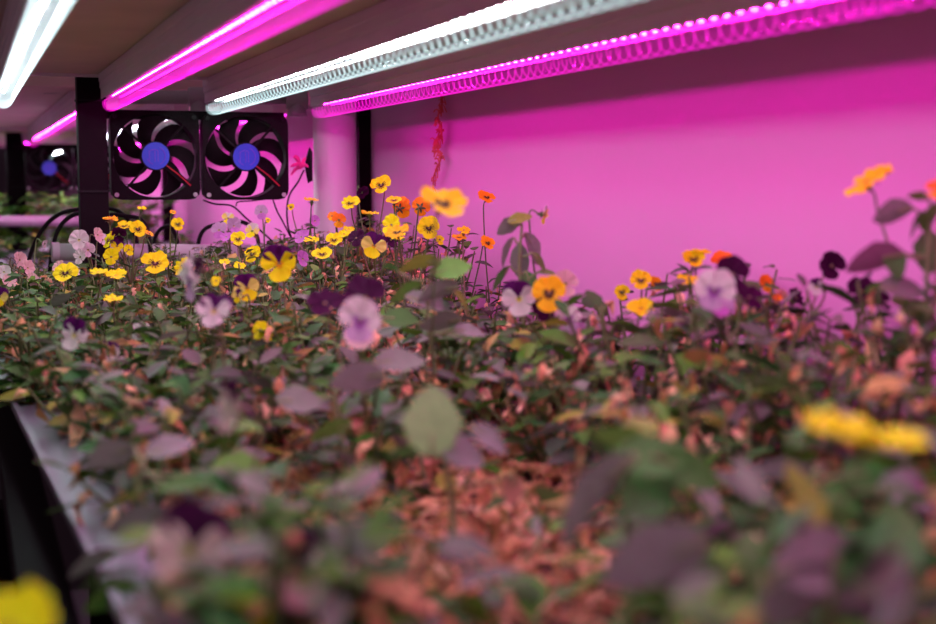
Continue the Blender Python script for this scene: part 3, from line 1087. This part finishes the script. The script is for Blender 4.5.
leafy('viola sprig with grey-green leaves spilling over the pale tray, lower left', .62,
      [(110, 455, .05, .026, 180, -20, 50, GP), (140, 520, 0, .032, 185, -10, 40, GP), (190, 490, -.01, .030, 100, -10, 40, PG), (170, 445, .05, .026, 30, 20, 40, PG),
       (120, 500, .02, .022, 200, 0, 30, OL), (92, 562, .0, .024, 190, -20, 40, GP), (112, 598, -.02, .026, 200, -10, 50, G1), (150, 604, -.03, .026, 100, -20, 40, PG), (240, 470, .03, .028, 0, 0, 40, G1)])
leafy('blurred olive and grey-leaved viola sprig below the large out-of-focus orange-yellow bloom', .92,
      [(420, 262, 0, .028, 170, -5, 40, OL), (452, 268, 0, .028, 10, 15, 40, G1), (438, 290, 0, .030, 180, -10, 50, GP), (405, 292, .02, .026, 200, -20, 40, G1),
       (425, 300, .01, .028, 0, -10, 40, PG), (395, 268, .02, .022, 120, 20, 40, G2), (462, 300, .02, .026, 20, -40, 30, OL), (440, 322, 0, .030, 190, -5, 40, GP),
       (400, 318, 0, .024, 0, 0, 40, G2), (470, 330, .01, .024, 10, 0, 40, PG)], by=0)
leafy('tall viola shoot with big drooping leaves standing clear against the pink wall', 1.08,
      [(520, 218, 0, .020, 0, 20, 40, OL), (508, 226, .01, .022, 180, -30, 50, GP), (506, 252, 0, .026, 200, -60, 40, GP), (520, 262, .01, .030, 270, -75, 20, GP),
       (500, 278, 0, .024, 190, -50, 30, G2), (534, 248, .01, .028, 0, -60, 50, GP), (540, 262, 0, .020, 10, -50, 30, G1), (547, 272, 0, .014, 0, 0, 20, G1),
       (530, 285, 0, .024, 300, -60, 30, G2), (512, 300, 0, .026, 200, -30, 30, G2)], bx=.0, by=0)
leafy('tall leafy viola shoot with a green bud at the right edge', .76,
      [(918, 196, 0, .012, 170, 15, 40, G1), (890, 212, 0, .028, 190, -8, 70, GP), (915, 225, 0, .022, 200, -40, 50, G2), (930, 215, 0, .022, 270, 60, 30, G1),
       (872, 258, 0, .036, 182, -6, 60, (.20, .10, .14)), (895, 262, 0, .020, 300, -60, 30, G2), (930, 250, .02, .03, 60, 60, 30, G2), (905, 288, 0, .030, 10, 0, 40, GP),
       (935, 290, 0, .028, 90, 50, 40, G2), (915, 320, .02, .030, 200, 10, 30, G2), (938, 330, 0, .032, 30, 20, 30, G2)], bx=.012, by=0)

# flowerless leafy plants filling the bed
zones = {
    'far': ('leafy viola plant with small muted leaves at the back of the bed', 'leafy violas at the back of the bed'),
    'left': ('dense green viola plant along the left side of the bed', 'green violas along the left side of the bed'),
    'mid': ('viola plant of mixed green and dried leaves in the middle of the bed', 'violas in the middle of the bed'),
    'right': ('dark leafy viola plant close to the pink wall on the right', 'leafy violas by the wall on the right'),
    'fore': ('blurred viola plant with large green and purplish leaves in the near foreground', 'blurred violas in the foreground'),
}
k = 100
yv = .30
while yv < 1.93:
    for xi in range(-1, 6):
        k += 1
        rd = random.Random(k)
        if xi < 0 and yv < 1.12: continue
        x = .155 + xi * .09 if xi < 0 else .105 + xi * .084 + rd.uniform(-.016, .016)
        y = yv + rd.uniform(-.02, .02)
        if y > 1.12 and xi == 0: x -= .055
        x = min(x, .55)
        dd = x * math.sin(TH) + y * math.cos(TH)
        xc = x * math.cos(TH) - y * math.sin(TH)
        u = 468 + F * xc / dd
        if u < -60 or u > 1010: continue
        if any((x - a) ** 2 + (y - b_) ** 2 < .036 ** 2 for a, b_ in bases): continue
        z = 'far' if y > 1.5 else 'left' if (x < .2 and y > .95) else 'right' if x > .40 and y > .55 else 'fore' if dd < .62 else 'mid'
        # sparse dried patch in the centre of the foreground
        patch = 330 < u < 640 and dd < .80
        mix = {'far': (.46, .20, .34), 'left': (.72, .10, .18), 'mid': (.42, .18, .40), 'right': (.48, .27, .25), 'fore': (.55, .25, .20)}[z]
        lb, gp = zones[z]
        if patch:
            lb, gp, mix = 'low withered viola plant in the dried reddish patch of the foreground', 'withered violas in the dried patch', (.15, .10, .85)
        make_plant(x, y, lb, gp, nb=6 if patch else 11, rad=.058, seed=k, mix=mix, per=9 if not patch else 6, drop=.165 if patch else None,
                   size=(.013, .024) if y > 1.15 else (.018, .030) if dd > .6 else (.022, .034))
    yv += .088

# green plants in the third bay
for k in range(10):
    x = .08 + (k % 5) * .10
    y = 3.95 + (k // 5) * .25
    make_plant(x, y, 'distant green plant in the third bay beyond the far pipe', 'green plants in the third bay', nb=12, rad=.075, drop=.035,
               mix=(.98, .01, .01), size=(.03, .05), seed=500 + k, per=9, bright=2.2)  # bright raises the leaf colour in place of light from the far lamps
for k in range(5):
    x = .06 + k * .11
    make_plant(x, 3.42, 'low green seedling at the far end of the second bay', 'low seedlings in the second bay', nb=8, rad=.06, drop=.125,
               mix=(.98, .01, .01), size=(.022, .036), seed=600 + k, per=7)

# fallen dried leaves and petals on the soil
b = MB()
rd = random.Random(77)
for i in range(3400):
    y = rd.uniform(.32, 1.9)
    x = rd.uniform(.115, .575)
    if i > 1300:
        y = rd.uniform(.42, .92); x = rd.uniform(.12, .46)
    T = DRYT[rd.randrange(6)]
    L = rd.uniform(.008, .020)
    pile = .012 if i > 1300 else .006
    V = T[0] * L @ rotm(rd.uniform(0, 6.28), rd.uniform(-.5, .7), rd.uniform(-1, 1)).T + np.array([x, y, TH_T - .014 + rd.uniform(0, pile) + .003])
    b.add(V, T[1], np.clip(np.array(rd.choice(DRY)) * rd.uniform(.6, 1.15), 0, 1))
for i in range(260):
    y = rd.uniform(.4, .95); x = rd.uniform(.12, .46)
    a = rd.uniform(0, 6.28); l = rd.uniform(.02, .05)
    p = Vector((x, y, TH_T - .006 + rd.uniform(0, .012)))
    e_ = p + Vector((math.cos(a) * l, math.sin(a) * l, rd.uniform(-.004, .012)))
    b.tube([p, (p + e_) / 2 + Vector((0, 0, .004)), e_], .0007, 4, rd.choice(DRY))
lt = b.build('dried_leaf_litter', M['leaf'], smooth=True)
tag(lt, 'reddish dried leaves and petals scattered over the soil', 'leaf litter', kind='stuff')

# ------------------------------------------------------------------ light of the surrounding room
w = bpy.data.worlds.new('world')
scene.world = w
w.use_nodes = True
w.node_tree.nodes['Background'].inputs[0].default_value = (1, .62, .80, 1)
w.node_tree.nodes['Background'].inputs[1].default_value = .15


def ceil_lamp(x, y, s, label):
    r = empty('ceiling_light', (x, y, 2.36))
    tag(r, label, 'lamp')
    MB().box(-.10, .10, -.6, .6, 0, .03).build('housing', M['clip'], r)
    MB().box(-.08, .08, -.58, .58, -.006, 0).build('diffuser', emis('room_light', (1, .93, .9), s), r)



scene.view_settings.view_transform = 'Standard'
scene.view_settings.look = 'None'
scene.view_settings.exposure = 0
scene.view_settings.gamma = 1
scene.view_settings.use_curve_mapping = False
scene.cycles.max_bounces = 6
scene.cycles.diffuse_bounces = 3
scene.cycles.transparent_max_bounces = 12
scene.cycles.sample_clamp_indirect = 4
scene.cycles.caustics_reflective = False
scene.cycles.use_denoising = True
scene.cycles.use_light_tree = True
